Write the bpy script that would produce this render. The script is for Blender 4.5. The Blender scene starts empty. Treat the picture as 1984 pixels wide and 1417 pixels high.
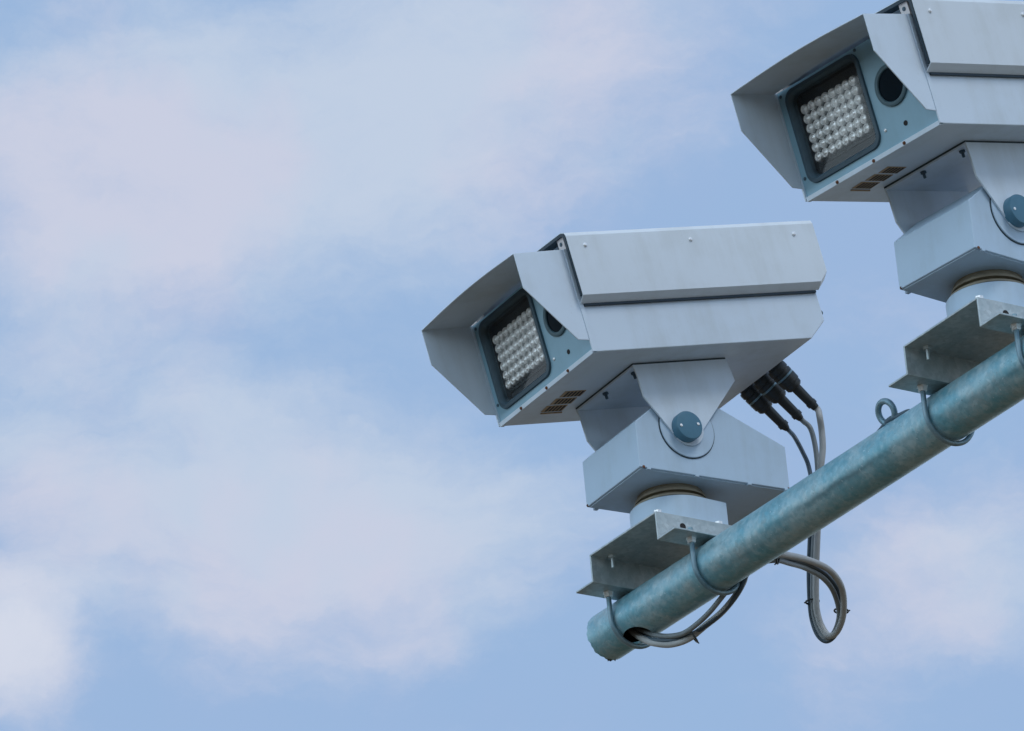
import bpy, bmesh, math, random
from mathutils import Vector, Matrix
# fitted numbers: lens, axes, positions in metres
FPX=13343.494
RT=(0.9953611, 0.0400488, -0.0874778);UPV=(0.0962095, -0.4143355, 0.9050248);FW=(0.0, 0.9092426, 0.4162665)
P1=(0.248562, 11.277129, 4.690555);PHI=-0.945104;S2=0.94329
C1=(0.257877, 11.271366, 4.790107);YAW1=-2.581085;TILT1=0.209417
C2=(0.810323, 10.506773, 4.790107);YAW2=-2.408700;TILT2=0.230318
BYAW=-0.943346
PLUG1=([0.41839, 11.47837, 5.17031],[0.63345, 0.39759, -0.66383])
PLUG2=([0.44338, 11.43856, 5.17031],[0.63345, 0.39759, -0.66383])
PLUG3=([0.47049, 11.39537, 5.17031],[0.63345, 0.39759, -0.66383])
CAB1 = [(0.5016, 11.5135, 5.0724), (0.5131, 11.5075, 5.0375), (0.5201, 11.5001, 5.0056), (0.52, 11.4811, 4.951), (0.5072, 11.5197, 4.8665), (0.5, 11.5429, 4.8158), (0.4964, 11.5663, 4.7648), (0.4979, 11.5801, 4.7347), (0.5054, 11.5817, 4.7071), (0.5198, 11.5773, 4.6927), (0.537, 11.5536, 4.6964), (0.5489, 11.5208, 4.7201), (0.5456, 11.4662, 4.7432), (0.5241, 11.4068, 4.7528), (0.4908, 11.3336, 4.7445), (0.4567, 11.2543, 4.7255), (0.4296, 11.178, 4.7), (0.4074, 11.1621, 4.6867), (0.384, 11.1857, 4.6832), (0.3716, 11.192, 4.6694), (0.3596, 11.2007, 4.6505), (0.3356, 11.2303, 4.6338), (0.301, 11.2689, 4.6217), (0.2671, 11.3033, 4.6186), (0.2338, 11.3243, 4.6208), (0.2067, 11.3371, 4.6288), (0.1912, 11.3595, 4.6447), (0.1794, 11.3823, 4.6622), (0.1695, 11.4016, 4.6802)]
CAB2 = [(0.5301, 11.4801, 5.0732), (0.5352, 11.4838, 5.0412), (0.5351, 11.4824, 4.9962), (0.5302, 11.4815, 4.9501), (0.5143, 11.5108, 4.862), (0.507, 11.534, 4.8113), (0.5021, 11.5553, 4.7647), (0.5022, 11.5671, 4.7391), (0.5086, 11.5687, 4.7116), (0.5207, 11.5607, 4.6929), (0.5353, 11.542, 4.6978), (0.5449, 11.5106, 4.7183), (0.5366, 11.4574, 4.7384), (0.5175, 11.4, 4.7436), (0.4852, 11.3269, 4.7353), (0.4555, 11.2485, 4.7142), (0.4294, 11.1899, 4.6981), (0.3939, 11.1823, 4.6907), (0.3551, 11.1925, 4.6684), (0.3278, 11.204, 4.6434), (0.3058, 11.2226, 4.6268), (0.2828, 11.2581, 4.6211), (0.2572, 11.2921, 4.619), (0.2309, 11.3211, 4.6277), (0.2095, 11.338, 4.6389), (0.1949, 11.3614, 4.655), (0.182, 11.384, 4.6706), (0.1717, 11.4001, 4.6834)]
CAB3 = [(0.5468, 11.4265, 5.0701), (0.5481, 11.4371, 5.0469), (0.5463, 11.4416, 5.0131), (0.5386, 11.4478, 4.9755), (0.5313, 11.4671, 4.9334), (0.5195, 11.5018, 4.8576), (0.5122, 11.525, 4.807), (0.5073, 11.5463, 4.7604), (0.5078, 11.5561, 4.739), (0.5129, 11.5611, 4.7161), (0.5237, 11.5547, 4.6941), (0.5397, 11.5375, 4.6955), (0.5519, 11.5016, 4.7138), (0.5516, 11.446, 4.7392), (0.5304, 11.3855, 4.7513), (0.4925, 11.3122, 4.7433), (0.4583, 11.2337, 4.7226), (0.4319, 11.1762, 4.7039), (0.399, 11.1695, 4.6946), (0.3777, 11.1855, 4.6838), (0.3687, 11.2034, 4.6686), (0.3518, 11.2134, 4.6468), (0.3261, 11.2426, 4.631), (0.2955, 11.2791, 4.6235), (0.2647, 11.3059, 4.613), (0.2331, 11.3273, 4.6141), (0.2062, 11.3394, 4.6239), (0.1906, 11.355, 4.6378), (0.1772, 11.3787, 4.658), (0.1657, 11.4022, 4.6788)]
TIES = [(0.501, 11.5557, 4.7639), (0.5489, 11.5092, 4.7213), (0.4331, 11.1789, 4.698), (0.2731, 11.295, 4.6126)]
WHITE_BANK= (-0.07588, 0.92041, 0.38352)
BLOBS= [((-0.06638, 0.89117, 0.44878), 0.01424, 0.7), ((-0.05156, 0.8926, 0.44789), 0.01274, 0.75), ((-0.03871, 0.89267, 0.44905), 0.01124, 0.6), ((-0.025, 0.89567, 0.44403), 0.01274, 0.7), ((-0.04738, 0.89763, 0.43819), 0.00974, 0.4), ((-0.06081, 0.89674, 0.43837), 0.00899, 0.4), ((-0.02155, 0.88669, 0.46185), 0.00824, 0.15), ((-0.00819, 0.89124, 0.45345), 0.00899, 0.45), ((0.00484, 0.89013, 0.45569), 0.00974, 0.6), ((0.01796, 0.89193, 0.45181), 0.00899, 0.45), ((0.02864, 0.89454, 0.44608), 0.00899, 0.35), ((-0.00651, 0.89738, 0.4412), 0.00974, 0.55), ((0.00705, 0.89729, 0.44138), 0.00899, 0.4), ((-0.04619, 0.90896, 0.41431), 0.006, 0.45), ((-0.07044, 0.90888, 0.41107), 0.00824, 0.6), ((-0.06056, 0.91201, 0.40567), 0.00824, 0.35), ((-0.03954, 0.91289, 0.40629), 0.00749, 0.5), ((-0.05183, 0.91673, 0.39614), 0.00974, 0.75), ((-0.03459, 0.91748, 0.39628), 0.00974, 0.8), ((-0.01911, 0.91605, 0.4006), 0.00899, 0.6), ((-0.00747, 0.91785, 0.39687), 0.00899, 0.6), ((-0.0187, 0.92054, 0.3902), 0.00899, 0.55), ((-0.04377, 0.92092, 0.38728), 0.00824, 0.5), ((-0.0677, 0.91643, 0.39442), 0.00674, 0.4), ((-0.07615, 0.91995, 0.38458), 0.00525, 1.3), ((-0.07374, 0.9225, 0.37889), 0.0045, 0.8), ((0.0671, 0.92096, 0.38382), 0.00824, 0.75), ((0.05613, 0.9206, 0.38645), 0.00674, 0.4), ((0.0433, 0.92445, 0.37883), 0.00749, 0.25), ((0.01543, 0.91953, 0.39272), 0.00674, 0.2)]
# ---------------------------------------------------------------- camera, sky, sun
PI = math.pi
scene = bpy.context.scene
col = scene.collection

cam_data = bpy.data.cameras.new('camera')
cam_data.sensor_width = 36.0
cam_data.sensor_fit = 'HORIZONTAL'
cam_data.lens = FPX / 1984.0 * 36.0
cam_data.clip_start = 0.1
cam_data.clip_end = 5000.0
view_camera = bpy.data.objects.new('view_camera', cam_data)
col.objects.link(view_camera)
rt, up, fw = Vector(RT), Vector(UPV), Vector(FW)
view_camera.matrix_world = Matrix((
    (rt.x, up.x, -fw.x, 0), (rt.y, up.y, -fw.y, 0), (rt.z, up.z, -fw.z, 0), (0, 0, 0, 1)))
scene.camera = view_camera

scene.view_settings.view_transform = 'Standard'
scene.view_settings.look = 'None'
scene.view_settings.exposure = 0.0
scene.view_settings.gamma = 1.0
scene.view_settings.use_curve_mapping = False

SUN_EL, SUN_AZ = math.radians(52), math.radians(140)      # azimuth clockwise from +Y
SUN_DIR = Vector((math.sin(SUN_AZ)*math.cos(SUN_EL), math.cos(SUN_AZ)*math.cos(SUN_EL), math.sin(SUN_EL)))
SKY_STRENGTH = 0.10
SUN_STRENGTH = 1.0

class N:
    """small node-graph helper"""
    def __init__(s, nt): s.nt = nt
    def n(s, t, **kw):
        x = s.nt.nodes.new(t)
        for k, v in kw.items(): setattr(x, k, v)
        return x
    def l(s, a, b): s.nt.links.new(a, b)
    def put(s, sock, v):
        if hasattr(v, 'is_output') or isinstance(v, bpy.types.NodeSocket): s.l(v, sock)
        else: sock.default_value = v
    def math(s, op, a, b=None, c=None, clamp=False):
        x = s.n('ShaderNodeMath', operation=op, use_clamp=clamp)
        s.put(x.inputs[0], a)
        if b is not None: s.put(x.inputs[1], b)
        if c is not None: s.put(x.inputs[2], c)
        return x.outputs[0]
    def vmath(s, op, a, b=None):
        x = s.n('ShaderNodeVectorMath', operation=op)
        s.put(x.inputs[0], a)
        if b is not None: s.put(x.inputs[1], b)
        return x.outputs['Value'] if op in ('DISTANCE', 'LENGTH', 'DOT_PRODUCT') else x.outputs[0]
    def noise(s, vec, scale, detail=4, rough=.55, out='Fac', w=None):
        x = s.n('ShaderNodeTexNoise')
        s.put(x.inputs['Vector'], vec)
        x.inputs['Scale'].default_value = scale
        x.inputs['Detail'].default_value = detail
        x.inputs['Roughness'].default_value = rough
        return x.outputs[out]
    def ramp(s, v, a, b):
        x = s.n('ShaderNodeMapRange', interpolation_type='SMOOTHSTEP')
        s.put(x.inputs[0], v)
        x.inputs[1].default_value = a; x.inputs[2].default_value = b
        x.inputs[3].default_value = 0; x.inputs[4].default_value = 1
        return x.outputs[0]
    def mix(s, f, a, b, t='RGBA'):
        x = s.n('ShaderNodeMix', data_type=t)
        s.put(x.inputs[0], f)
        i = 6 if t == 'RGBA' else 2
        def cv(v): return (*v, 1) if isinstance(v, tuple) and len(v) == 3 else v
        s.put(x.inputs[i], cv(a)); s.put(x.inputs[i+1], cv(b))
        return x.outputs[2 if t == 'RGBA' else 0]

def build_world():
    w = bpy.data.worlds.new('World'); scene.world = w; w.use_nodes = True
    nt = w.node_tree; nt.nodes.clear(); g = N(nt)
    out = g.n('ShaderNodeOutputWorld'); bg = g.n('ShaderNodeBackground')
    g.l(bg.outputs[0], out.inputs[0]); bg.inputs[1].default_value = SKY_STRENGTH
    sky = g.n('ShaderNodeTexSky', sky_type='NISHITA', sun_disc=False)
    sky.sun_elevation = SUN_EL; sky.sun_rotation = SUN_AZ
    sky.air_density = 1.0; sky.dust_density = 1.0; sky.ozone_density = 1.5
    D = g.n('ShaderNodeTexCoord').outputs['Generated']
    # drifting soft clouds: warp the direction, then noise plus the larger banks of cloud
    wv = g.noise(D, 17.0, 7, .62, 'Color')
    wv = g.vmath('SUBTRACT', wv, (.5, .5, .5))
    sc = g.n('ShaderNodeVectorMath', operation='SCALE'); g.l(wv, sc.inputs[0]); sc.inputs['Scale'].default_value = .030
    Dw = g.vmath('ADD', D, sc.outputs[0])
    acc = None
    for c, s, a in BLOBS:
        dd = g.vmath('DISTANCE', Dw, c)
        e = g.math('MULTIPLY', g.math('MULTIPLY', dd, dd), -1/(2*s*s))
        e = g.math('MULTIPLY', g.math('EXPONENT', e), a)
        acc = e if acc is None else g.math('ADD', acc, e)
    sh = g.n('ShaderNodeVectorMath', operation='MULTIPLY'); g.l(Dw, sh.inputs[0]); sh.inputs[1].default_value = (.62, 1.0, 1.5)
    fine = g.noise(sh.outputs[0], 60.0, 8, .62)
    mid = g.noise(sh.outputs[0], 24.0, 7, .60)
    near = g.math('MULTIPLY', g.math('SUBTRACT', 1.0, g.math('EXPONENT', g.math('MULTIPLY', acc, -1.15))), 1.25)
    near = g.math('ADD', near, g.math('MULTIPLY', g.math('SUBTRACT', fine, .5), 1.25))
    near = g.math('ADD', near, g.math('MULTIPLY', g.math('SUBTRACT', mid, .5), .85), clamp=True)
    near = g.math('ADD', g.math('MULTIPLY', g.ramp(near, .0, 1.0), .76), .17)
    # the rest of the sky: broad broken cloud
    far = g.ramp(g.noise(D, 3.2, 6, .6), .42, .66)
    dcen = g.vmath('DISTANCE', D, tuple(FW))
    sel = g.ramp(dcen, .10, .22)
    cover = g.mix(sel, near, far, 'FLOAT')
    cover = g.math('MULTIPLY', cover, CLOUD_AMT)
    k = 1.0/SKY_STRENGTH
    base = g.mix(.90, sky.outputs[0], tuple(v*k for v in BLUE))       # thin high veil over the clear sky
    hue = g.noise(Dw, 30.0, 3, .5)
    cl = g.mix(g.ramp(hue, .38, .62), tuple(v*k for v in CLOUD_A), tuple(v*k for v in CLOUD_B))
    Dx = g.vmath('ADD', Dw, g.vmath('MULTIPLY', g.vmath('SUBTRACT', g.noise(Dw, 120.0, 6, .6, 'Color'), (.5, .5, .5)), (.012, .012, .012)))
    wd = g.vmath('DISTANCE', Dx, WHITE_BANK)
    wk = g.math('EXPONENT', g.math('MULTIPLY', g.math('MULTIPLY', wd, wd), -1/(2*.0066*.0066)))
    cl = g.mix(wk, cl, tuple(v*k for v in CLOUD_W))
    c = g.mix(cover, base, cl)
    # bright hazy band of sky low over the horizon
    sx = g.n('ShaderNodeSeparateXYZ'); g.l(D, sx.inputs[0])
    low = g.math('MULTIPLY', g.math('SUBTRACT', 1.0, g.ramp(sx.outputs[2], .10, .30)), .85)
    c = g.mix(low, c, tuple(v*k for v in HORIZON))
    # added glow, unseen, low in front of the cameras; lights hoods and lamp beads
    gd = g.vmath('DISTANCE', D, (-.80, -.57, .17))
    ge = g.math('EXPONENT', g.math('MULTIPLY', g.math('MULTIPLY', gd, gd), -1/(2*.42*.42)))
    ge = g.math('MULTIPLY', ge, g.ramp(sx.outputs[2], -.02, .03))
    c = g.mix(ge, c, tuple(v*k for v in FRONT_GLOW))
    g.l(c, bg.inputs[0])
HORIZON = (1.0, 1.18, 1.30)
FRONT_GLOW = (1.55, 1.95, 2.25)
BLUE = (.285, .462, .745)
CLOUD_A = (.55, .635, .775)
CLOUD_B = (.61, .635, .765)
CLOUD_W = (.68, .715, .82)
CLOUD_AMT = 1.0
build_world()

sun_data = bpy.data.lights.new('sun', 'SUN')
sun_data.energy = SUN_STRENGTH
sun_data.angle = math.radians(18)
sun_data.color = (1.0, .98, .95)
sun = bpy.data.objects.new('sun', sun_data); col.objects.link(sun)
sun.rotation_euler = SUN_DIR.to_track_quat('Z', 'Y').to_euler()

# ---------------------------------------------------------------- materials
def new_mat(name):
    m = bpy.data.materials.new(name); m.use_nodes = True
    g = N(m.node_tree); b = m.node_tree.nodes['Principled BSDF']
    return m, g, b

def bump(g, b, h, strength, dist):
    x = g.n('ShaderNodeBump'); x.inputs['Strength'].default_value = strength; x.inputs['Distance'].default_value = dist
    g.l(h, x.inputs['Height']); g.l(x.outputs[0], b.inputs['Normal'])

def paint(name, base=(.62, .72, .82), dirt=.20, rough=.42, rust=0.0):
    m, g, b = new_mat(name)
    tc = g.n('ShaderNodeTexCoord').outputs['Object']
    big = g.noise(tc, 9.0, 5, .6)
    st = g.n('ShaderNodeVectorMath', operation='MULTIPLY'); g.l(tc, st.inputs[0]); st.inputs[1].default_value = (34, 34, 4)
    streak = g.noise(st.outputs[0], 1.0, 5, .6)
    fine = g.noise(tc, 260.0, 3, .6)
    dirtc = tuple(v*f for v, f in zip(base, (.72, .70, .64)))
    d = g.math('MULTIPLY', g.ramp(g.math('ADD', g.math('MULTIPLY', big, .6), g.math('MULTIPLY', streak, .4)), .42, .68), dirt*2.0)
    c = g.mix(d, base, dirtc)
    c = g.mix(g.math('MULTIPLY', g.ramp(fine, .66, .76), .35), c, dirtc)
    if rust > 0:
        sp = g.noise(tc, 95.0, 4, .65)
        c = g.mix(g.math('MULTIPLY', g.ramp(sp, .74-.02*rust, .78), min(1, rust)), c, (.16, .07, .03))
    g.l(c, b.inputs['Base Color'])
    r = g.math('ADD', g.math('MULTIPLY', big, .25), rough-.1)
    g.l(r, b.inputs['Roughness'])
    bump(g, b, g.math('ADD', g.noise(tc, 18.0, 2), g.math('MULTIPLY', fine, .05)), .12, .004)
    return m

def galvanised(name, a=(.15, .41, .51), bcol=(.45, .60, .64), metal=.4, rough=.42, stain=.26, stainc=(.36, .32, .27)):
    m, g, b = new_mat(name)
    tc = g.n('ShaderNodeTexCoord').outputs['Object']
    v = g.n('ShaderNodeTexVoronoi'); g.l(tc, v.inputs['Vector']); v.inputs['Scale'].default_value = 120
    n1 = g.noise(tc, 14.0, 6, .65)
    n2 = g.noise(tc, 75.0, 5, .7)
    f = g.math('ADD', g.math('MULTIPLY', g.ramp(n1, .35, .65), .6), g.math('MULTIPLY', g.ramp(n2, .35, .7), .4))
    c = g.mix(f, a, bcol)
    sp = g.n('ShaderNodeSeparateColor'); g.l(v.outputs['Color'], sp.inputs[0])
    c = g.mix(g.math('MULTIPLY', sp.outputs[0], .34), c, tuple(x*.55 for x in a))
    sm = g.noise(tc, 26.0, 5, .7)
    c = g.mix(g.math('MULTIPLY', g.ramp(sm, .52, .70), stain), c, stainc)
    g.l(c, b.inputs['Base Color'])
    b.inputs['Metallic'].default_value = metal
    g.l(g.math('ADD', g.math('MULTIPLY', n2, .22), rough-.1), b.inputs['Roughness'])
    bump(g, b, g.math('ADD', n2, g.math('MULTIPLY', sp.outputs[0], .3)), .25, .0015)
    return m

def plain(name, c, rough=.5, metal=0.0, coat=0.0, var=.15, scale=60, bstr=.1):
    m, g, b = new_mat(name)
    tc = g.n('ShaderNodeTexCoord').outputs['Object']
    n = g.noise(tc, scale, 4, .6)
    g.l(g.mix(n, tuple(v*(1-var) for v in c), tuple(min(1, v*(1+var)) for v in c)), b.inputs['Base Color'])
    g.l(g.math('ADD', g.math('MULTIPLY', n, .2), max(.02, rough-.1)), b.inputs['Roughness'])
    b.inputs['Metallic'].default_value = metal
    b.inputs['Coat Weight'].default_value = coat
    if bstr: bump(g, b, n, bstr, .001)
    return m

M = {}
M['paint'] = paint('painted_metal', rust=.6)
M['paint_pinkish'] = paint('stained_spacer_paint', base=(.60, .56, .56), dirt=.3, rust=.8)
M['paint_cover'] = paint('painted_cover', base=(.66, .73, .79), dirt=.17, rust=.0)
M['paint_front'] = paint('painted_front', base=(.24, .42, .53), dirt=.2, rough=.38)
M['paint_base'] = paint('painted_pan_head', base=(.45, .59, .73), dirt=.20, rust=.5)
M['galv'] = galvanised('galvanised_pipe')
def pipe_marks(m):
    # a long scuffed stain and spattered specks that stay where they are on the zinc
    g = N(m.node_tree); b = m.node_tree.nodes['Principled BSDF']
    src = b.inputs['Base Color'].links[0].from_socket
    tc = g.n('ShaderNodeTexCoord').outputs['Object']
    q = g.vmath('ADD', tc, g.vmath('MULTIPLY', g.vmath('SUBTRACT', g.noise(tc, 40, 5, .65, 'Color'), (.5, .5, .5)), (.02, .014, .014)))
    c = src
    for cen, ln, am in (((.55, -.0397, -.0210), .13, .8), ((1.15, -.0380, -.0240), .20, .5), ((.28, -.0300, -.0335), .10, .35)):
        dv = g.vmath('MULTIPLY', g.vmath('SUBTRACT', q, cen), (1/ln, 1/.0050, 1/.0050))
        d = g.vmath('LENGTH', dv)
        e = g.math('MULTIPLY', g.math('EXPONENT', g.math('MULTIPLY', g.math('MULTIPLY', d, d), -.8)), am*.8)
        c = g.mix(e, c, (.045, .10, .12))
    sp = g.noise(tc, 210, 3, .6)
    c = g.mix(g.math('MULTIPLY', g.ramp(sp, .66, .72), .5), c, (.07, .12, .14))
    sp2 = g.noise(tc, 160, 3, .5)
    c = g.mix(g.math('MULTIPLY', g.ramp(sp2, .68, .74), .6), c, (.62, .74, .78))
    g.l(c, b.inputs['Base Color'])
pipe_marks(M['galv'])
M['galv_plate'] = galvanised('galvanised_plate', a=(.36, .44, .46), bcol=(.56, .62, .63), metal=.45, rough=.45, stain=.15)
M['steel'] = plain('bright_zinc_bolts', (.86, .88, .89), .28, .35)
M['rod'] = galvanised('zinc_rod', a=(.14, .26, .33), bcol=(.28, .38, .42), metal=.5)
M['black'] = plain('black_rubber', (.022, .028, .03), .45)
M['gasket'] = plain('dark_gasket', (.045, .085, .115), .55, var=.3)
M['dark_box'] = plain('dark_lamp_interior', (.010, .018, .026), .6, var=.3)
M['board'] = plain('dark_circuit_board', (.012, .020, .024), .4, var=.4)
M['led'] = plain('clear_lamp_lens', (.99, .99, .98), .35, .35, coat=.6, var=.05, scale=180)
M['knob'] = plain('blue_grey_plastic', (.06, .17, .25), .45, var=.12)
M['lens'] = plain('dark_lens_recess', (.002, .008, .014), .14, 0, bstr=0)
M['lens'].node_tree.nodes['Principled BSDF'].inputs['Specular IOR Level'].default_value = .02  # near-black with little reflection, painting the lens as a shaded recess
M['ring'] = plain('lens_ring_grey', (.07, .13, .16), .5)
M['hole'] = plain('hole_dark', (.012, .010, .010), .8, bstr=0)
M['vent'] = plain('vent_dark', (.016, .013, .010), .7, var=.5, scale=300)
M['vent_frame'] = plain('vent_rusty_brown', (.38, .27, .16), .6, var=.35, scale=200)
M['bearing'] = plain('bearing_brass_grey', (.26, .23, .17), .45, .3, var=.3)
M['rust'] = plain('rust', (.15, .06, .03), .85, var=.45, scale=300)
M['cable_grey'] = plain('weathered_grey_cable', (.19, .225, .24), .5, var=.22, scale=45)
M['cable_dark'] = plain('dark_grey_cable', (.06, .095, .125), .45, var=.25, scale=45)
M['cable_pale'] = plain('pale_grey_cable', (.38, .40, .40), .5, var=.22, scale=45)
M['navy'] = plain('navy_gap_shade', (.012, .030, .045), .5)  # dark colour for the shade in gaps, seams and grooves
M['tie'] = plain('black_nylon', (.02, .03, .03), .4)

def glass_mat():
    m = bpy.data.materials.new('lamp_window_glass'); m.use_nodes = True
    nt = m.node_tree; nt.nodes.clear(); g = N(nt)
    o = g.n('ShaderNodeOutputMaterial'); t = g.n('ShaderNodeBsdfTransparent'); gl = g.n('ShaderNodeBsdfGlossy')
    t.inputs[0].default_value = (.99, 1, 1, 1)
    gl.inputs['Roughness'].default_value = .06
    fr = g.n('ShaderNodeFresnel'); fr.inputs[0].default_value = 1.5
    mx = g.n('ShaderNodeMixShader')
    tc = g.n('ShaderNodeTexCoord').outputs['Object']
    film = g.n('ShaderNodeBsdfDiffuse'); film.inputs[0].default_value = (.35, .38, .36, 1)
    mx2 = g.n('ShaderNodeMixShader')
    g.l(g.math('MULTIPLY', g.ramp(g.noise(tc, 22, 5, .6), .3, .75), .05), mx2.inputs[0])
    g.l(fr.outputs[0], mx.inputs[0]); g.l(t.outputs[0], mx.inputs[1]); g.l(gl.outputs[0], mx.inputs[2])
    g.l(mx.outputs[0], mx2.inputs[1]); g.l(film.outputs[0], mx2.inputs[2])
    g.l(mx2.outputs[0], o.inputs[0])
    return m
M['glass'] = glass_mat()

def ground_mat():
    m, g, b = new_mat('dusty_concrete_ground')
    tc = g.n('ShaderNodeTexCoord').outputs['Object']
    n = g.noise(tc, .35, 8, .65)
    g.l(g.mix(n, GROUND_A, GROUND_B), b.inputs['Base Color'])
    b.inputs['Roughness'].default_value = .9
    return m
GROUND_A, GROUND_B = (.12, .082, .046), (.17, .12, .072)
M['ground'] = ground_mat()

# ---------------------------------------------------------------- mesh helpers
def mk(bm, smooth=None):
    me = bpy.data.meshes.new('m')
    bmesh.ops.recalc_face_normals(bm, faces=bm.faces)
    bm.to_mesh(me); bm.free()
    if smooth is not None:
        for p in me.polygons: p.use_smooth = True
        try: me.set_sharp_from_angle(angle=math.radians(smooth))
        except Exception: pass
    return me

def prism(bm, pts, axis, a, b):
    """pts 2-D polygon; extruded along axis ('x','y','z') from a to b"""
    def P(p, t):
        if axis == 'x': return (t, p[0], p[1])
        if axis == 'y': return (p[0], t, p[1])
        return (p[0], p[1], t)
    v0 = [bm.verts.new(P(p, a)) for p in pts]; v1 = [bm.verts.new(P(p, b)) for p in pts]
    n = len(pts)
    bm.faces.new(v0); bm.faces.new(list(reversed(v1)))
    for i in range(n):
        bm.faces.new((v0[i], v0[(i+1) % n], v1[(i+1) % n], v1[i]))

def box(bm, x0, x1, y0, y1, z0, z1):
    prism(bm, [(x0, y0), (x1, y0), (x1, y1), (x0, y1)], 'z', z0, z1)

def frame_of(d):
    d = Vector(d).normalized()
    a = Vector((0, 0, 1)) if abs(d.z) < .9 else Vector((1, 0, 0))
    u = d.cross(a).normalized(); return d, u, d.cross(u)

def lathe(bm, o, d, prof, seg=24, phase=0):
    """prof: list of (t along d, radius)"""
    o = Vector(o); d, u, w = frame_of(d); rings = []
    for t, r in prof:
        if r <= 1e-7: rings.append([bm.verts.new(o+d*t)])
        else: rings.append([bm.verts.new(o+d*t+(u*math.cos(2*PI*i/seg+phase)+w*math.sin(2*PI*i/seg+phase))*r) for i in range(seg)])
    for A, B in zip(rings[:-1], rings[1:]):
        for i in range(seg):
            j = (i+1) % seg
            if len(A) == 1 and len(B) == 1: continue
            if len(A) == 1: bm.faces.new((A[0], B[i], B[j]))
            elif len(B) == 1: bm.faces.new((A[i], B[0], A[j]))
            else: bm.faces.new((A[i], B[i], B[j], A[j]))
    if len(rings[0]) > 1: bm.faces.new(list(reversed(rings[0])))
    if len(rings[-1]) > 1: bm.faces.new(rings[-1])

def cyl(bm, a, b, r, seg=20, ch=0):
    a, b = Vector(a), Vector(b); L = (b-a).length
    prof = [(0, r), (L, r)] if not ch else [(0, r), (L-ch, r), (L, r-ch)]
    lathe(bm, a, b-a, prof, seg)

def spline(pts, sub=6):
    P = [Vector(p) for p in pts]; out = []
    for i in range(len(P)-1):
        p0, p1, p2, p3 = P[max(i-1, 0)], P[i], P[i+1], P[min(i+2, len(P)-1)]
        for k in range(sub):
            t = k/sub
            out.append(.5*((2*p1)+(-p0+p2)*t+(2*p0-5*p1+4*p2-p3)*t*t+(-p0+3*p1-3*p2+p3)*t**3))
    out.append(P[-1]); return out

def tube(bm, pts, r, seg=12, closed=False):
    P = [Vector(p) for p in pts]; n = len(P); rings = []
    T = [((P[(i+1) % n] if closed else P[min(i+1, n-1)]) - (P[i-1] if closed else P[max(i-1, 0)])).normalized() for i in range(n)]
    u = frame_of(T[0])[1]
    for i in range(n):
        u = (u - T[i]*u.dot(T[i])).normalized(); w = T[i].cross(u)
        rr = r(i/(n-1)) if callable(r) else r
        rings.append([bm.verts.new(P[i]+(u*math.cos(2*PI*k/seg)+w*math.sin(2*PI*k/seg))*rr) for k in range(seg)])
    for i in range(n if closed else n-1):
        A, B = rings[i], rings[(i+1) % n]
        for k in range(seg): bm.faces.new((A[k], A[(k+1) % seg], B[(k+1) % seg], B[k]))
    if not closed:
        bm.faces.new(list(reversed(rings[0]))); bm.faces.new(rings[-1])

def obj(name, me, mat, parent=None, mw=None, bevel=0, solid=0, soff=0, seg=2):
    o = bpy.data.objects.new(name, me)
    if mat is not None and not me.materials: me.materials.append(mat)
    col.objects.link(o)
    if parent is not None: o.parent = parent
    if mw is not None: o.matrix_local = mw
    if solid:
        s = o.modifiers.new('Solidify', 'SOLIDIFY'); s.thickness = solid; s.offset = soff
    if bevel:
        b = o.modifiers.new('Bevel', 'BEVEL'); b.width = bevel; b.segments = seg; b.limit_method = 'ANGLE'
        b.angle_limit = math.radians(35); b.harden_normals = True
    return o

def thing(name, label, cat, mw, group=None):
    e = bpy.data.objects.new(name, None); col.objects.link(e); e.matrix_world = mw
    e.empty_display_size = .05
    e['label'] = label; e['category'] = cat
    if group: e['group'] = group
    return e

def rrect(y0, y1, z0, z1, r, n=6):
    out = []
    for cy, cz, a0 in ((y1-r, z1-r, 0), (y0+r, z1-r, 90), (y0+r, z0+r, 180), (y1-r, z0+r, 270)):
        for k in range(n+1):
            a = math.radians(a0+90*k/n); out.append((cy+r*math.cos(a), cz+r*math.sin(a)))
    return out

def loft(bm, loops, cap0=False, cap1=False):
    R = [[bm.verts.new(p) for p in L] for L in loops]; n = len(R[0])
    for A, B in zip(R[:-1], R[1:]):
        for i in range(n): bm.faces.new((A[i], A[(i+1) % n], B[(i+1) % n], B[i]))
    if cap0: bm.faces.new(R[0])
    if cap1: bm.faces.new(R[-1])
    return R

MESH = {}
def cached(key, fn, smooth=None):
    if key not in MESH:
        bm = bmesh.new(); fn(bm); MESH[key] = mk(bm, smooth)
    return MESH[key]

# ---------------------------------------------------------------- ground (what the undersides look down on)
bm = bmesh.new(); R_ = 3000
bm.faces.new([bm.verts.new(p) for p in ((-R_, -R_, -1.6), (R_, -R_, -1.6), (R_, R_, -1.6), (-R_, R_, -1.6))])
o = obj('ground', mk(bm), M['ground']); o['kind'] = 'structure'

# ---------------------------------------------------------------- shapes of one traffic camera
# housing frame: origin at the tilt axis, x forward, y to the viewed side, z up
HF, HW, ZB = .2185, .1664, .1018

def f_body(bm):
    # folded box, open at the front where the panel closes it
    prism(bm, [(.2144, ZB), (.2144, .2985), (-.297, .2985), (-.297, .135), (-.2568, ZB)], 'y', -HW, HW)
    bm.faces.ensure_lookup_table()
    for f in [f for f in bm.faces if all(abs(v.co.x-.2144) < 1e-5 for v in f.verts)]: bm.faces.remove(f)

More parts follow.
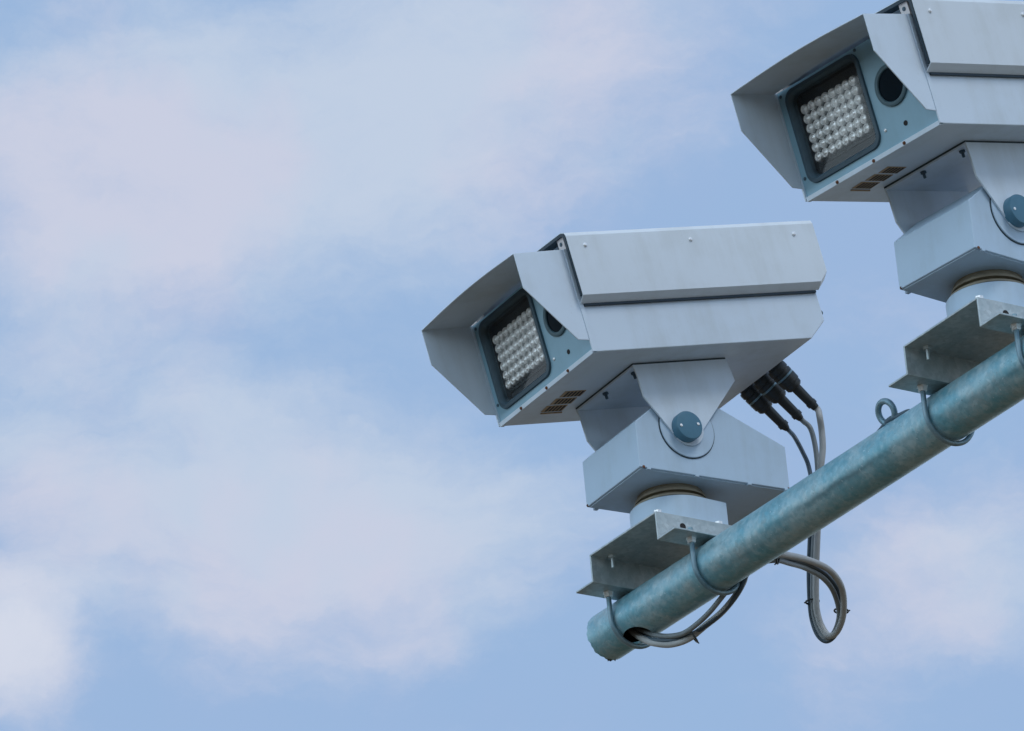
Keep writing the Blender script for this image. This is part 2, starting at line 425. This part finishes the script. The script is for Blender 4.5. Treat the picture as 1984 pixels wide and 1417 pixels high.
def f_cover(bm):
    def sec(x, zl):
        half = [(.1705, zl), (.1848, zl+.0105), (.1848, .3175), (.1815, .3245), (.172, .3285)]
        n = 10; top = [(.172-.344*k/n, .3285+.0035*math.sin(PI*k/n)) for k in range(1, n)]
        return [(x, y, z) for y, z in half + top + [(-y, z) for y, z in reversed(half)]]
    A = [bm.verts.new(p) for p in sec(.222, .1935)]
    B = [bm.verts.new(p) for p in sec(-.300, .1935)]
    C = [bm.verts.new(p) for p in sec(-.3195, .213)]
    for P, Q in ((A, B), (B, C)):
        for i in range(len(P)-1): bm.faces.new((P[i], P[i+1], Q[i+1], Q[i]))
    bm.faces.new(C)

def f_gapshade(bm):  # dark strip inside the cover's front edge, standing in for the shaded gap
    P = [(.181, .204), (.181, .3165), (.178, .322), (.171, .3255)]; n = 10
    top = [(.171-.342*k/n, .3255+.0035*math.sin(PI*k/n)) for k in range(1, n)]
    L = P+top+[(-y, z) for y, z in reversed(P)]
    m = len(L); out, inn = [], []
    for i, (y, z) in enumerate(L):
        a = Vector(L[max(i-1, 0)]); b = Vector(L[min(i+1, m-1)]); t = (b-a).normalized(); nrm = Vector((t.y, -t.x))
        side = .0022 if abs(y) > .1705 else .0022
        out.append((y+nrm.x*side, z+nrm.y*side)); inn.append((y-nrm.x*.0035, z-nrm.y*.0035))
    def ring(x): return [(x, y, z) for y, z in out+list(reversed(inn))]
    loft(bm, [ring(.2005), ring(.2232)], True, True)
def f_seamshade(s):  # thin dark strip under the cover lip, drawing the seam's shadow line
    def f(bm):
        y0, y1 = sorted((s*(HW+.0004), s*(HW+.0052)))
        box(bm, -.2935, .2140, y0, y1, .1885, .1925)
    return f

def f_spacer(s, x0, x1):
    def f(bm):
        box(bm, x0, x1, s*.160-.010, s*.160+.010, .2987, .3255)
    return f

def f_hole(p, r, d=(1, 0, 0), h=.0008):
    def f(bm): lathe(bm, p, d, [(0, r), (h, r)], 16)
    return f

def f_screw(p, d, r=.0042, h=.0026):
    def f(bm): lathe(bm, p, d, [(-.001, r), (h*.5, r), (h, r*.6), (h*1.05, 0)], 14)
    return f

def f_visor(bm):
    n = 12
    def roof(x, z0): return [(x, -HW+2*HW*k/n, z0+.006*math.sin(PI*k/n)) for k in range(n+1)]
    A = [bm.verts.new(p) for p in roof(.2235, .2990)]; B = [bm.verts.new(p) for p in roof(.3296, .2965)]
    for i in range(n): bm.faces.new((A[i], A[i+1], B[i+1], B[i]))
    for a, b, y in ((A[-1], B[-1], HW), (A[0], B[0], -HW)):
        o = [bm.verts.new(p) for p in ((.3296, y, .2301), (.2459, y, .1266), (.2235, y, .1246))]
        bm.faces.new([a, b]+o)

def f_panel(bm):
    """front plate with a rounded opening for the lamp window, skirt back to the body"""
    n = 7
    inner = rrect(-.1425, .0255, .1285, .2865, .016, n-1)
    y0, y1, z0, z1 = -HW, HW, ZB, .2985
    cy, cz = -.0585, .2075
    outer = []
    for (y, z) in inner:
        dy, dz = y-cy, z-cz
        t = min(((y1 if dy > 0 else y0)-cy)/dy if abs(dy) > 1e-9 else 1e9, ((z1 if dz > 0 else z0)-cz)/dz if abs(dz) > 1e-9 else 1e9)
        outer.append([cy+dy*t, cz+dz*t])
    for q, (cyy, czz) in enumerate(((y1, z1), (y0, z1), (y0, z0), (y1, z0))):
        k = min(range(q*n, q*n+n), key=lambda i: (outer[i][0]-cyy)**2+(outer[i][1]-czz)**2)
        outer[k] = [cyy, czz]
    lp = lambda L, x: [(x, y, z) for y, z in L]
    loft(bm, [lp(outer, .2146), lp(outer, HF), lp(inner, HF), lp(inner, .2146)])

def f_rim(bm):
    """folded edge strip round the front of the housing"""
    for s in (-1, 1):
        y0, y1 = sorted((s*(HW-.001), s*(HW+.0022)))
        box(bm, .2145, .2230, y0, y1, ZB+.0005, .300)
    box(bm, .2145, .2225, -HW+.002, HW-.002, ZB-.0018, ZB+.0065)

def f_gasket(bm):
    L = [rrect(-.1500, .0325, .1212, .2940, .022), rrect(-.1490, .0315, .1222, .2930, .0215),
         rrect(-.1430, .0255, .1282, .2870, .018), rrect(-.1395, .0225, .1320, .2835, .015), rrect(-.1370, .0200, .1345, .2810, .014)]
    X = [HF-.0005, HF+.0042, HF+.0050, HF+.0010, HF-.0100]
    loft(bm, [[(x, y, z) for y, z in l] for x, l in zip(X, L)])

def f_lampbox(bm):
    a = rrect(-.1372, .0202, .1343, .2812, .014); b = rrect(-.1360, .0190, .1355, .2800, .013)
    loft(bm, [[(HF-.0095, y, z) for y, z in a], [(HF-.0190, y, z) for y, z in b]], cap1=True)

def f_pane(bm):
    a = rrect(-.1400, .0230, .1315, .2840, .015)
    bm.faces.new([bm.verts.new((HF-.0035, y, z)) for y, z in a])

def f_board(bm):
    L = rrect(-.1500+.005, .004, .160, .270, .004, 2)
    L = rrect(-.1335-.010, -.0135+.011, .1605, .2695, .004, 2)
    loft(bm, [[(HF-.0185, y, z) for y, z in rrect(-.1350, .0060, .1520, .2640, .004, 2)],
              [(HF-.0165, y, z) for y, z in rrect(-.1350, .0060, .1520, .2640, .004, 2)]], True, True)

def f_led(bm):
    lathe(bm, (0, 0, 0), (1, 0, 0), [(0, .0087), (.0050, .0088), (.0072, .0080), (.0078, .0066), (.0066, .0052), (.0070, .0036), (.0082, .0022), (.0086, 0)], 16)

def f_lensring(bm):
    lathe(bm, (HF, .0865, .2065), (1, 0, 0), [(-.001, .0365), (.0035, .0365), (.0045, .0350), (.0045, .0300), (.0030, .0285), (-.0005, .0285)], 40)

def f_lens(bm):
    lathe(bm, (HF+.0005, .0865, .2065), (1, 0, 0), [(0, .0286), (.0008, .0286), (.0016, .016), (.0018, 0)], 40)

def f_vents(bm):
    for yc in (-.093, -.060, -.027):
        for k in range(5):
            x = .1275+.0078*k; y = yc
            prism(bm, [(x, y-.0110), (x+.0042, y-.0110), (x+.0060, y+.0110), (x+.0018, y+.0110)], 'z', ZB-.0014, ZB-.0003)

def f_ventframe(bm):
    for yc in (-.093, -.060, -.027):
        prism(bm, [(.1235, yc-.0135), (.169, yc-.0135), (.172, yc+.0135), (.1265, yc+.0135)], 'z', ZB-.0008, ZB+.001)
    box(bm, .1195, .1655, -.1145, -.1118, ZB-.0022, ZB+.001)

def f_yoke(bm):
    """U-shaped sheet: top plate and two tapering arms"""
    T = .0035; zt, aw = .0985, .1009
    arm = [(.0975, zt), (.0945, .080), (.0935, .037), (.0475, -.046)]
    cx, cz, r = .0200, -.0290, .0330
    a0, a1 = math.radians(-30), math.radians(-172)
    for k in range(0, 11):
        a = a0+(a1-a0)*k/10; arm.append((cx+r*math.cos(a), cz+r*math.sin(a)))
    arm += [(-.1123, .0559), (-.1067, zt)]
    for s in (-1, 1):
        y0, y1 = sorted((s*aw, s*(aw-T)))
        prism(bm, arm, 'y', y0, y1)
    prism(bm, [(-.1067, zt-T), (.0975, zt-T), (.0975, zt-.0002), (-.1067, zt-.0002)], 'y', -aw+T+.0002, aw-T-.0002)

def f_shadepad(bm):  # dark slab filling the space above the yoke, in place of its shadow
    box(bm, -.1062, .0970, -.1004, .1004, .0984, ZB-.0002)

def f_knob(s):
    def f(bm):
        lathe(bm, (.0265, s*.0990, -.0290), (0, s, 0), [(0, .0275), (.0165, .0275), (.0185, .0262), (.0190, .0240), (.0190, 0)], 40)
    return f

def f_knobpin(s, dx):
    def f(bm): lathe(bm, (.0265+dx, s*.1178, -.0290), (0, s, 0), [(0, .0026), (.0012, .0026), (.0016, .0016), (.0016, 0)], 12)
    return f

def f_yokebolt(x, y):
    def f(bm):
        lathe(bm, (x, y, .0950), (0, 0, -1), [(0, .0055), (.0040, .0055), (.0042, .0028), (.012, .0028), (.0125, .0022), (.0125, 0)], 6)
    return f

def f_yokearmscrew(x, z):
    def f(bm): lathe(bm, (x, -.0975, z), (0, 1, 0), [(0, .0050), (.0040, .0050), (.0042, .0025), (.012, .0025), (.012, 0)], 6)
    return f

# pan head frame: origin on the bracket top, x forward, z up
def f_head(bm):
    prism(bm, [(.1182, .0862), (.1182, .1745), (.0560, .2270), (-.0500, .2270), (-.0640, .2262), (-.1953, .1705), (-.1953, .0862)], 'y', -.0933, .0933)

def f_headplate(bm):
    box(bm, -.1905, .1140, -.0890, .0890, .0843, .0870)
    for x, y in ((.100, .0915), (.0, .0915), (-.11, .0915), (-.188, .0915), (.100, -.0915), (-.05, -.0915)):
        box(bm, x-.004, x+.004, y-.0035, y+.0035, .0830, .0875)

def f_pivotdisc(s):
    def f(bm): lathe(bm, (.012, s*.0925, .1745), (0, s, 0), [(0, .0560), (.0036, .0560), (.0044, .0552), (.0044, 0)], 56)
    return f

def f_neck(bm):
    L = []
    n = 20; r = .0755
    for k in range(n+1):
        a = -PI/2+PI*k/n; L.append((r*math.cos(a), .0700*math.sin(a) if False else r*math.sin(a)))
    L = [(x, y) for x, y in L] + [(-.0740, .0665), (-.0740, -.0665)]
    prism(bm, L, 'z', .0005, .0550)

def f_bearing(bm):
    lathe(bm, (0, 0, .0548), (0, 0, 1), [(0, .0600), (.0030, .0600), (.0032, .0700), (.0066, .0700), (.0068, .0560), (.0150, .0560), (.0155, .0640), (.0200, .0640), (.0205, .0590), (.0300, .0590)], 56)

def f_socket(y):
    a = Vector((-.2770, y, .1200)); d = Vector((-.5934, 0, -.8049))
    def f(bm): lathe(bm, a-d*.003, d, [(0, .0165), (.0060, .0165), (.0062, .0135), (.0125, .0135)], 6)
    return f

LEDY, LEDZ = -.1243, .1660
CAM_GROUP = 'traffic cameras mounted along the pipe'
def make_camera(label, C, yaw, tilt):
    T = thing('traffic_camera', label, 'traffic camera', Matrix.Translation(C) @ Matrix.Rotation(yaw, 4, 'Z'), CAM_GROUP)
    K = Matrix.Translation((0, 0, .2052)) @ Matrix.Rotation(tilt, 4, 'Y')
    I = Matrix.Identity(4)
    J = Matrix.Identity(4)
    def part(name, key, fn, mat, parent, mw, smooth=None, **kw):
        return obj(name, cached(key, fn, smooth), M[mat], parent, mw, **kw)
    # pan head
    h = part('pan_tilt_head', 'head', f_head, 'paint_base', T, I, bevel=.0016)
    part('bottom_plate', 'headplate', f_headplate, 'paint_base', h, J, bevel=.0006)
    for s in (1, -1):
        dsc = part('pivot_disc', 'disc%d' % s, f_pivotdisc(s), 'paint_base', h, J, smooth=40)
        part('groove_shade', 'dgroove%d' % s, (lambda s: lambda bm: lathe(bm, (.012, s*.0928, .1745), (0, s, 0), [(0, .0578), (.0017, .0578), (.0018, .0500)], 56))(s), 'navy', h, J)  # dark ring that paints the shaded groove round the disc
    for key, x, y in (('ru1', .110, .0938), ('ru2', -.193, .0938), ('ru3', .1187, -.088)):
        part('rust_spot', key, (lambda x, y: lambda bm: lathe(bm, (x, y, .0872), (0, .3 if y > 0 else -.3, .0), [(0, .0030), (.0010, .0022), (.0012, 0)], 9))(x, y), 'rust', h, J)
    nk = part('neck', 'neck', f_neck, 'paint_base', T, I, smooth=35, bevel=.0012)
    part('bearing_ring', 'bearing', f_bearing, 'bearing', nk, J, smooth=40)
    # yoke
    y = part('yoke', 'yoke', f_yoke, 'paint', T, K, bevel=.0008)
    for s in (1, -1):
        kn = part('pivot_knob', 'knob%d' % s, f_knob(s), 'knob', y, J, smooth=40)
        for dx in (-.0185, .0185):
            part('knob_pin', 'pin%d%d' % (s, int(dx*1e4)), f_knobpin(s, dx), 'steel', y, J, smooth=40)
    for x, yy in ((.080, .074), (.086, -.016)):
        part('yoke_bolt', 'yb%d' % int(x*1e4), f_yokebolt(x, yy), 'gasket', y, J)
    # housing
    b = part('housing', 'body', f_body, 'paint', T, K, bevel=.0022)
    part('shade_pad', 'pad', f_shadepad, 'navy', b, J)
    part('vent_grille', 'vents', f_vents, 'vent', b, J)
    part('vent_surround', 'ventframe', f_ventframe, 'vent_frame', b, J)
    for k, yy in enumerate((-.090, -.043, .008)):
        part('cable_socket', 'sock%d' % k, f_socket(yy), 'black', b, J)
    part('rear_screw', 'rs', f_screw((-.2972, .160, .152), (-1, .2, 0), .005, .004), 'gasket', b, J)
    # sunshield
    c = part('sunshield', 'cover', f_cover, 'paint_cover', T, K, solid=.0016, soff=0)
    for s in (1, -1):
        for k, (x0, x1) in enumerate(((.198, .2185), (-.28, -.255))):
            part('spacer', 'sp%d%d' % (s, k), f_spacer(s, x0, x1), 'paint_pinkish', c, J, bevel=.001)
        part('spacer_screw', 'spsc%d' % s, f_screw((.2185, s*.1600, .312), (1, 0, 0), .0038, .0018), 'gasket', c, J)
        part('seam_shade', 'seamshade%d' % s, f_seamshade(s), 'navy', c, J)
        for x in (.1874, -.0418, -.2711):
            part('screw', 'cs%d%d' % (s, int(x*1e4)), f_screw((x, s*.1858, .2982), (0, s, 0), .0036, .0030), 'steel', c, J, smooth=40)
    part('gap_shade_strip', 'gapshade', f_gapshade, 'navy', c, J)
    # front
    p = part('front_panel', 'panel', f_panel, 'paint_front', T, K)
    part('edge_strip', 'rim', f_rim, 'paint', p, J, bevel=.0006)
    part('drain_hole', 'dh', f_hole((HF-.0002, .0918, .1348), .0046), 'hole', p, J)
    part('screw', 'fs0', f_screw((HF, .0448, .1416), (1, 0, 0), .0030, .0022), 'steel', p, J, smooth=40)
    for k, (yy, zz) in enumerate(((-.1585, .2905), (.030, .2945), (-.158, .1400))):
        part('screw', 'fs%d' % (k+1), f_screw((HF, yy, zz), (1, 0, 0), .0030, .0022), 'gasket', p, J, smooth=40)
    for k, yy in enumerate((-.087, .004, .0797)):
        part('rusty_screw', 'rsw%d' % k, f_screw((.2225, yy, .1035), (1, 0, -.6), .0032, .0022), 'rust', p, J)
    part('lens_ring', 'lensring', f_lensring, 'ring', p, J, smooth=35)
    part('lens', 'lens', f_lens, 'lens', p, J, smooth=60)
    # infrared lamp
    lp = part('infrared_lamp', 'lampbox', f_lampbox, 'dark_box', T, K, smooth=35)
    part('window_gasket', 'gasket', f_gasket, 'gasket', lp, J, smooth=35)
    part('window_pane', 'pane', f_pane, 'glass', lp, J)
    part('lamp_board', 'board', f_board, 'board', lp, J)
    for i in range(8):
        for j in range(6):
            part('lamp_bead', 'led', f_led, 'led', lp, Matrix.Translation((HF-.0165, LEDY+.01722*i, LEDZ+.01745*j)), smooth=50)
    part('visor', 'visor', f_visor, 'paint', T, K, solid=.0020, soff=0, bevel=.0005)
    return T

cam1 = make_camera('complete box traffic camera with white lamp grid and hood, mounted near the open pipe end', C1, YAW1, TILT1)
cam2 = make_camera('upper right off-white box traffic camera whose rear runs out of the frame', C2, YAW2, TILT2)

# ---------------------------------------------------------------- mounting brackets (hat channel across the pipe, two U-bolts)
BL, BH, BF, BW, BT = .1041, .0546, .0511, .1027, .0040
def f_hat(bm):
    t = BT
    P = [(-BL-BF, 0), (-BL-BF, t), (-BL+.0, t), (-BL, BH-.0), (BL, BH), (BL, t), (BL+BF, t), (BL+BF, 0), (BL-t, 0), (BL-t, BH-t), (-BL+t, BH-t), (-BL+t, 0)]
    v0 = [bm.verts.new((x, -BW, z)) for x, z in P]; v1 = [bm.verts.new((x, BW, z)) for x, z in P]
    bm.faces.new(v0); bm.faces.new(list(reversed(v1)))
    n = len(P)
    for i in range(n): bm.faces.new((v0[i], v0[(i+1) % n], v1[(i+1) % n], v1[i]))

def f_ubolt(x):
    def f(bm):
        R = .045+.0050; P = [(x, -R, .0200)]
        for k in range(0, 25):
            a = PI+PI*k/24; P.append((x, R*math.cos(a), -.0462+R*math.sin(a)))
        P.append((x, R, .0200))
        tube(bm, P, .0046, 12)
    return f
def f_nut(x, y, top):
    def f(bm):
        z = BT if top else 0; s = 1 if top else -1
        lathe(bm, (x, y, z), (0, 0, s), [(0, .0105), (.0012, .0105), (.0013, .0082), (.0085, .0082), (.0092, .0074), (.0093, .0047)], 6)
    return f
def f_bolt(x, y, z, dz, L=0):
    def f(bm):
        pr = [(0, .0075), (.0050, .0075), (.0056, .0066)]
        pr += [(.0057, .0034), (L, .0034), (L+.0006, .0028)] if L else []
        lathe(bm, (x, y, z), (0, 0, dz), pr, 6)
    return f

def make_bracket(label, s):
    T = thing('mounting_bracket', label, 'bracket', Matrix.Translation(Vector(P1)+Vector((math.cos(PHI), math.sin(PHI), 0))*s+Vector((0, 0, .045))) @ Matrix.Rotation(BYAW, 4, 'Z'), 'mounting brackets clamped to the pipe')
    I = Matrix.Identity(4)
    pl = obj('channel_plate', cached('hat', f_hat), M['galv_plate'], T, I, bevel=.0012)
    obj('web_hole', cached('webhole', lambda bm: lathe(bm, (BL, -.046, .034), (1, 0, 0), [(-.001, .0062), (.0006, .0062), (.0006, 0)], 16)), M['hole'], pl, I)
    for sx in (-1, 1):
        x = sx*.130
        u = obj('u_bolt', cached('ub%d' % sx, f_ubolt(x), 50), M['rod'], T, I)
        for sy in (-1, 1):
            for top in (0, 1):
                obj('nut', cached('nut%d%d%d' % (sx, sy, top), f_nut(x, sy*.050, top)), M['steel'], u, I)
    for k, (x, y) in enumerate(((.096, -.092), (.096, .040), (-.088, -.064))):
        obj('bolt', cached('bt%d' % k, f_bolt(x, y, BH, 1)), M['steel'], pl, I)
    obj('bolt', cached('bu', f_bolt(-.0830, -.068, BH-BT, -1, .024)), M['galv_plate'], pl, I)
    return T
make_bracket('galvanised channel bracket under the whole camera, clamped to the open pipe end by two U-bolts', 0.0)
make_bracket('galvanised channel bracket beside the lifting ring, under the camera cut off by the frame', S2)

# ---------------------------------------------------------------- pipe
PM = Matrix.Translation(P1) @ Matrix.Rotation(PHI, 4, 'Z')      # x along the pipe, towards the viewer
pipe = thing('support_pipe', 'long blue-grey galvanised steel pipe rising to the right with an open lower end', 'pipe', PM)
def f_pipe(bm):
    R, t = .045, .0042
    xs = [-.2130+.0024*k for k in range(70)] + [-.2130+.168+.04*k for k in range(1, 90)]
    na = 180
    def inhole(x, a):
        dx = (x+.1075)/.0350; da = ((a-math.radians(-106)+PI) % (2*PI)-PI)/math.radians(29)
        return dx*dx+da*da < 1
    rag = lambda a: .0012*math.sin(9*a)+.0008*math.sin(23*a+1)
    V = {}
    def v(i, j, inner):
        j %= na; k = (i, j, inner)
        if k not in V:
            a = 2*PI*j/na; r = R-(t if inner else 0)
            x = xs[i] + (rag(a) if i == 0 else 0)
            # pull the vertices next to the opening on to its outline
            dx = (x+.1075)/.0350; da = ((a-math.radians(-106)+PI) % (2*PI)-PI)/math.radians(29)
            q = math.sqrt(dx*dx+da*da)
            if .93 < q < 1.07:
                x = -.1075+dx/q*.0350; a = math.radians(-106)+da/q*math.radians(29)
            V[k] = bm.verts.new((x, r*math.cos(a), r*math.sin(a)))
        return V[k]
    hole = lambda i, j: inhole((xs[i]+xs[i+1])/2, 2*PI*(j+.5)/na)
    for i in range(len(xs)-1):
        for j in range(na):
            if hole(i, j): continue
            bm.faces.new((v(i, j, 0), v(i+1, j, 0), v(i+1, j+1, 0), v(i, j+1, 0)))
            bm.faces.new((v(i, j+1, 1), v(i+1, j+1, 1), v(i+1, j, 1), v(i, j, 1)))
            if hole(i, (j+1) % na): bm.faces.new((v(i, j+1, 0), v(i+1, j+1, 0), v(i+1, j+1, 1), v(i, j+1, 1)))
            if hole(i, (j-1) % na): bm.faces.new((v(i, j, 1), v(i+1, j, 1), v(i+1, j, 0), v(i, j, 0)))
            if i and hole(i-1, j): bm.faces.new((v(i, j, 0), v(i, j+1, 0), v(i, j+1, 1), v(i, j, 1)))
            if i+2 < len(xs) and hole(i+1, j): bm.faces.new((v(i+1, j+1, 0), v(i+1, j, 0), v(i+1, j, 1), v(i+1, j+1, 1)))
    for j in range(na):
        bm.faces.new((v(0, j+1, 0), v(0, j+1, 1), v(0, j, 1), v(0, j, 0)))
        e = len(xs)-1; bm.faces.new((v(e, j, 0), v(e, j, 1), v(e, j+1, 1), v(e, j+1, 0)))
I4 = Matrix.Identity(4)
tb = obj('tube', cached('pipe', f_pipe, 40), M['galv'], pipe, I4)
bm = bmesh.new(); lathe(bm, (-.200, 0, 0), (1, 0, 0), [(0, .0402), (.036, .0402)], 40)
obj('bore_light_stop', mk(bm, 40), M['hole'], pipe, I4)  # added dark stop, keeps sky from showing through the cable hole
bm = bmesh.new(); loft(bm, [[(x, .0404*math.cos(2*PI*k/48), .0404*math.sin(2*PI*k/48)) for k in range(48)] for x in (-.163, .30)], False, True)
# added liner, dark to stand for the shaded bore; open below the cable hole
bm.faces.ensure_lookup_table()
for f in [f for f in bm.faces if len(f.verts) == 4 and math.sin(math.atan2(f.calc_center_median().z, f.calc_center_median().y)) < -.62]: bm.faces.remove(f)
obj('bore_shade_liner', mk(bm), M['rust'], pipe, I4)  # rust material used here as the dark of the shaded bore
# burr left by the cutting torch on the lower lip
bm = bmesh.new()
rnd = random.Random(4)
for k in range(6):
    a = math.radians(-86+rnd.uniform(-11, 11)); r = .0445
    lathe(bm, (-.213+rnd.uniform(-.002, .002), r*math.cos(a), r*math.sin(a)+.001), (rnd.uniform(-1, 0), rnd.uniform(-.3, .3), -1), [(-.001, .0026), (rnd.uniform(.001, .003), .0018), (.0042, 0)], 6)
obj('cutting_burr', mk(bm), M['hole'], pipe, I4)
# lifting ring welded on the back of the pipe
def f_eye(bm):
    a = math.radians(112); n = Vector((0, math.cos(a), math.sin(a))); c = Vector((.6785, 0, 0))+n*(.045+.019); R = .0195
    P = []
    for k in range(36):
        t = 2*PI*k/36; P.append(c+Vector((1, 0, 0))*R*math.cos(t)+n*R*math.sin(t))
    tube(bm, P, .0056, 12, closed=True)
def f_eyeweld(bm):
    a = math.radians(112); n = Vector((0, math.cos(a), math.sin(a)))
    P = [Vector((.6785+dx, 0, 0))+n*h for dx, h in ((-.040, .0440), (-.026, .0452), (-.012, .0475), (0, .049), (.012, .0480), (.026, .0462), (.046, .0455), (.056, .0440))]
    tube(bm, spline(P, 4), lambda t: .0022+.0042*math.sin(PI*min(1, max(0, t))), 10)
eye = obj('lifting_ring', cached('eye', f_eye, 50), M['rod'], pipe, I4)
obj('weld_bead', cached('eyew', f_eyeweld, 50), M['gasket'], eye, I4)

# ---------------------------------------------------------------- cables with their plugs
def make_cable(label, plug, pts, r, mat):
    A, d = Vector(plug[0]), Vector(plug[1]).normalized()
    T = thing('camera_cable', label, 'cable', Matrix.Translation(A), 'cables plugged into the back of the camera')
    off = Matrix.Translation(-A)
    end = A+d*.112
    path = spline([end-d*.02, end, end+d*.008]+[Vector(p) for p in pts], 7)
    bm = bmesh.new(); tube(bm, path, r, 12); obj('sheath', mk(bm, 60), M[mat], T, off)
    bm = bmesh.new()
    lathe(bm, A, d, [(.003, .0150), (.008, .0150), (.0085, .0180), (.012, .0188), (.020, .0188), (.0205, .0172), (.0225, .0172), (.023, .0188), (.030, .0188), (.0305, .0172), (.035, .0172), (.0355, .0188), (.050, .0182), (.0505, .0165), (.058, .0160), (.062, .0120)], 22)
    pl = obj('plug', mk(bm, 30), M['black'], T, off, bevel=.0005)
    bm = bmesh.new(); lathe(bm, A, d, [(.0308, .0186), (.0345, .0186)], 24); obj('collar', mk(bm, 30), M['rod'], pl, I4)
    bm = bmesh.new()
    lathe(bm, A+d*.058, d, [(0, .0098), (.040, .0088), (.0405, .0100), (.048, .0100), (.0485, .0080), (.056, r+.0008)], 18)
    obj('strain_relief', mk(bm, 30), M['black'], pl, I4)
    # side latch and its screw on the plug
    _, u, w = frame_of(d)
    s = u if u.z > 0 else -u
    bm = bmesh.new()
    tube(bm, [A+d*.010+s*.0170, A+d*.026+s*.0210, A+d*.050+s*.0205, A+d*.062+s*.0150], .0026, 8)
    obj('latch', mk(bm, 50), M['steel'], pl, I4)
    return T
make_cable('thin dark cable whose plug sits nearest the bottom front of the camera back', PLUG1, CAB1, .0042, 'cable_dark')
make_cable('grey cable from the middle one of the three black plugs', PLUG2, CAB2, .0048, 'cable_grey')
make_cable('thick pale cable from the rightmost black plug, outermost in the hanging loop', PLUG3, CAB3, .0060, 'cable_pale')

def make_tie(label, p, n, R, tail):
    p = Vector(p); n, u, w = frame_of(n)
    bm = bmesh.new()
    P = [p+(u*R[0]*math.cos(2*PI*k/28)+w*R[1]*math.sin(2*PI*k/28)) for k in range(28)]
    tube(bm, P, .0018, 8, closed=True)
    tl = Vector(tail); q = min(P, key=lambda v: -(v-p).dot(tl))
    tube(bm, [q-tl*.1, q+tl*.2, q+tl*.40], .0013, 6)
    o = obj('cable_tie', mk(bm, 50), M['tie'])
    o['label'] = label; o['category'] = 'cable tie'; o['group'] = 'black ties binding the cables'
    return o
make_tie('black cable tie round the straight left side of the hanging loop', TIES[0], (0, 0, 1), (.0120, .0120), (-.008, 0, -.002))
make_tie('black cable tie round the right side of the hanging loop', TIES[1], (.15, 0, 1), (.0125, .0125), (.009, 0, .004))
make_tie('black cable tie where the loop meets the pipe underside', TIES[2], (1, -.2, -.25), (.0105, .0105), (-.011, 0, -.009))
make_tie('black cable tie with a drooping tail on the bundle below the pipe end', TIES[3], (.85, -.1, .5), (.0130, .0130), (.006, 0, -.010))
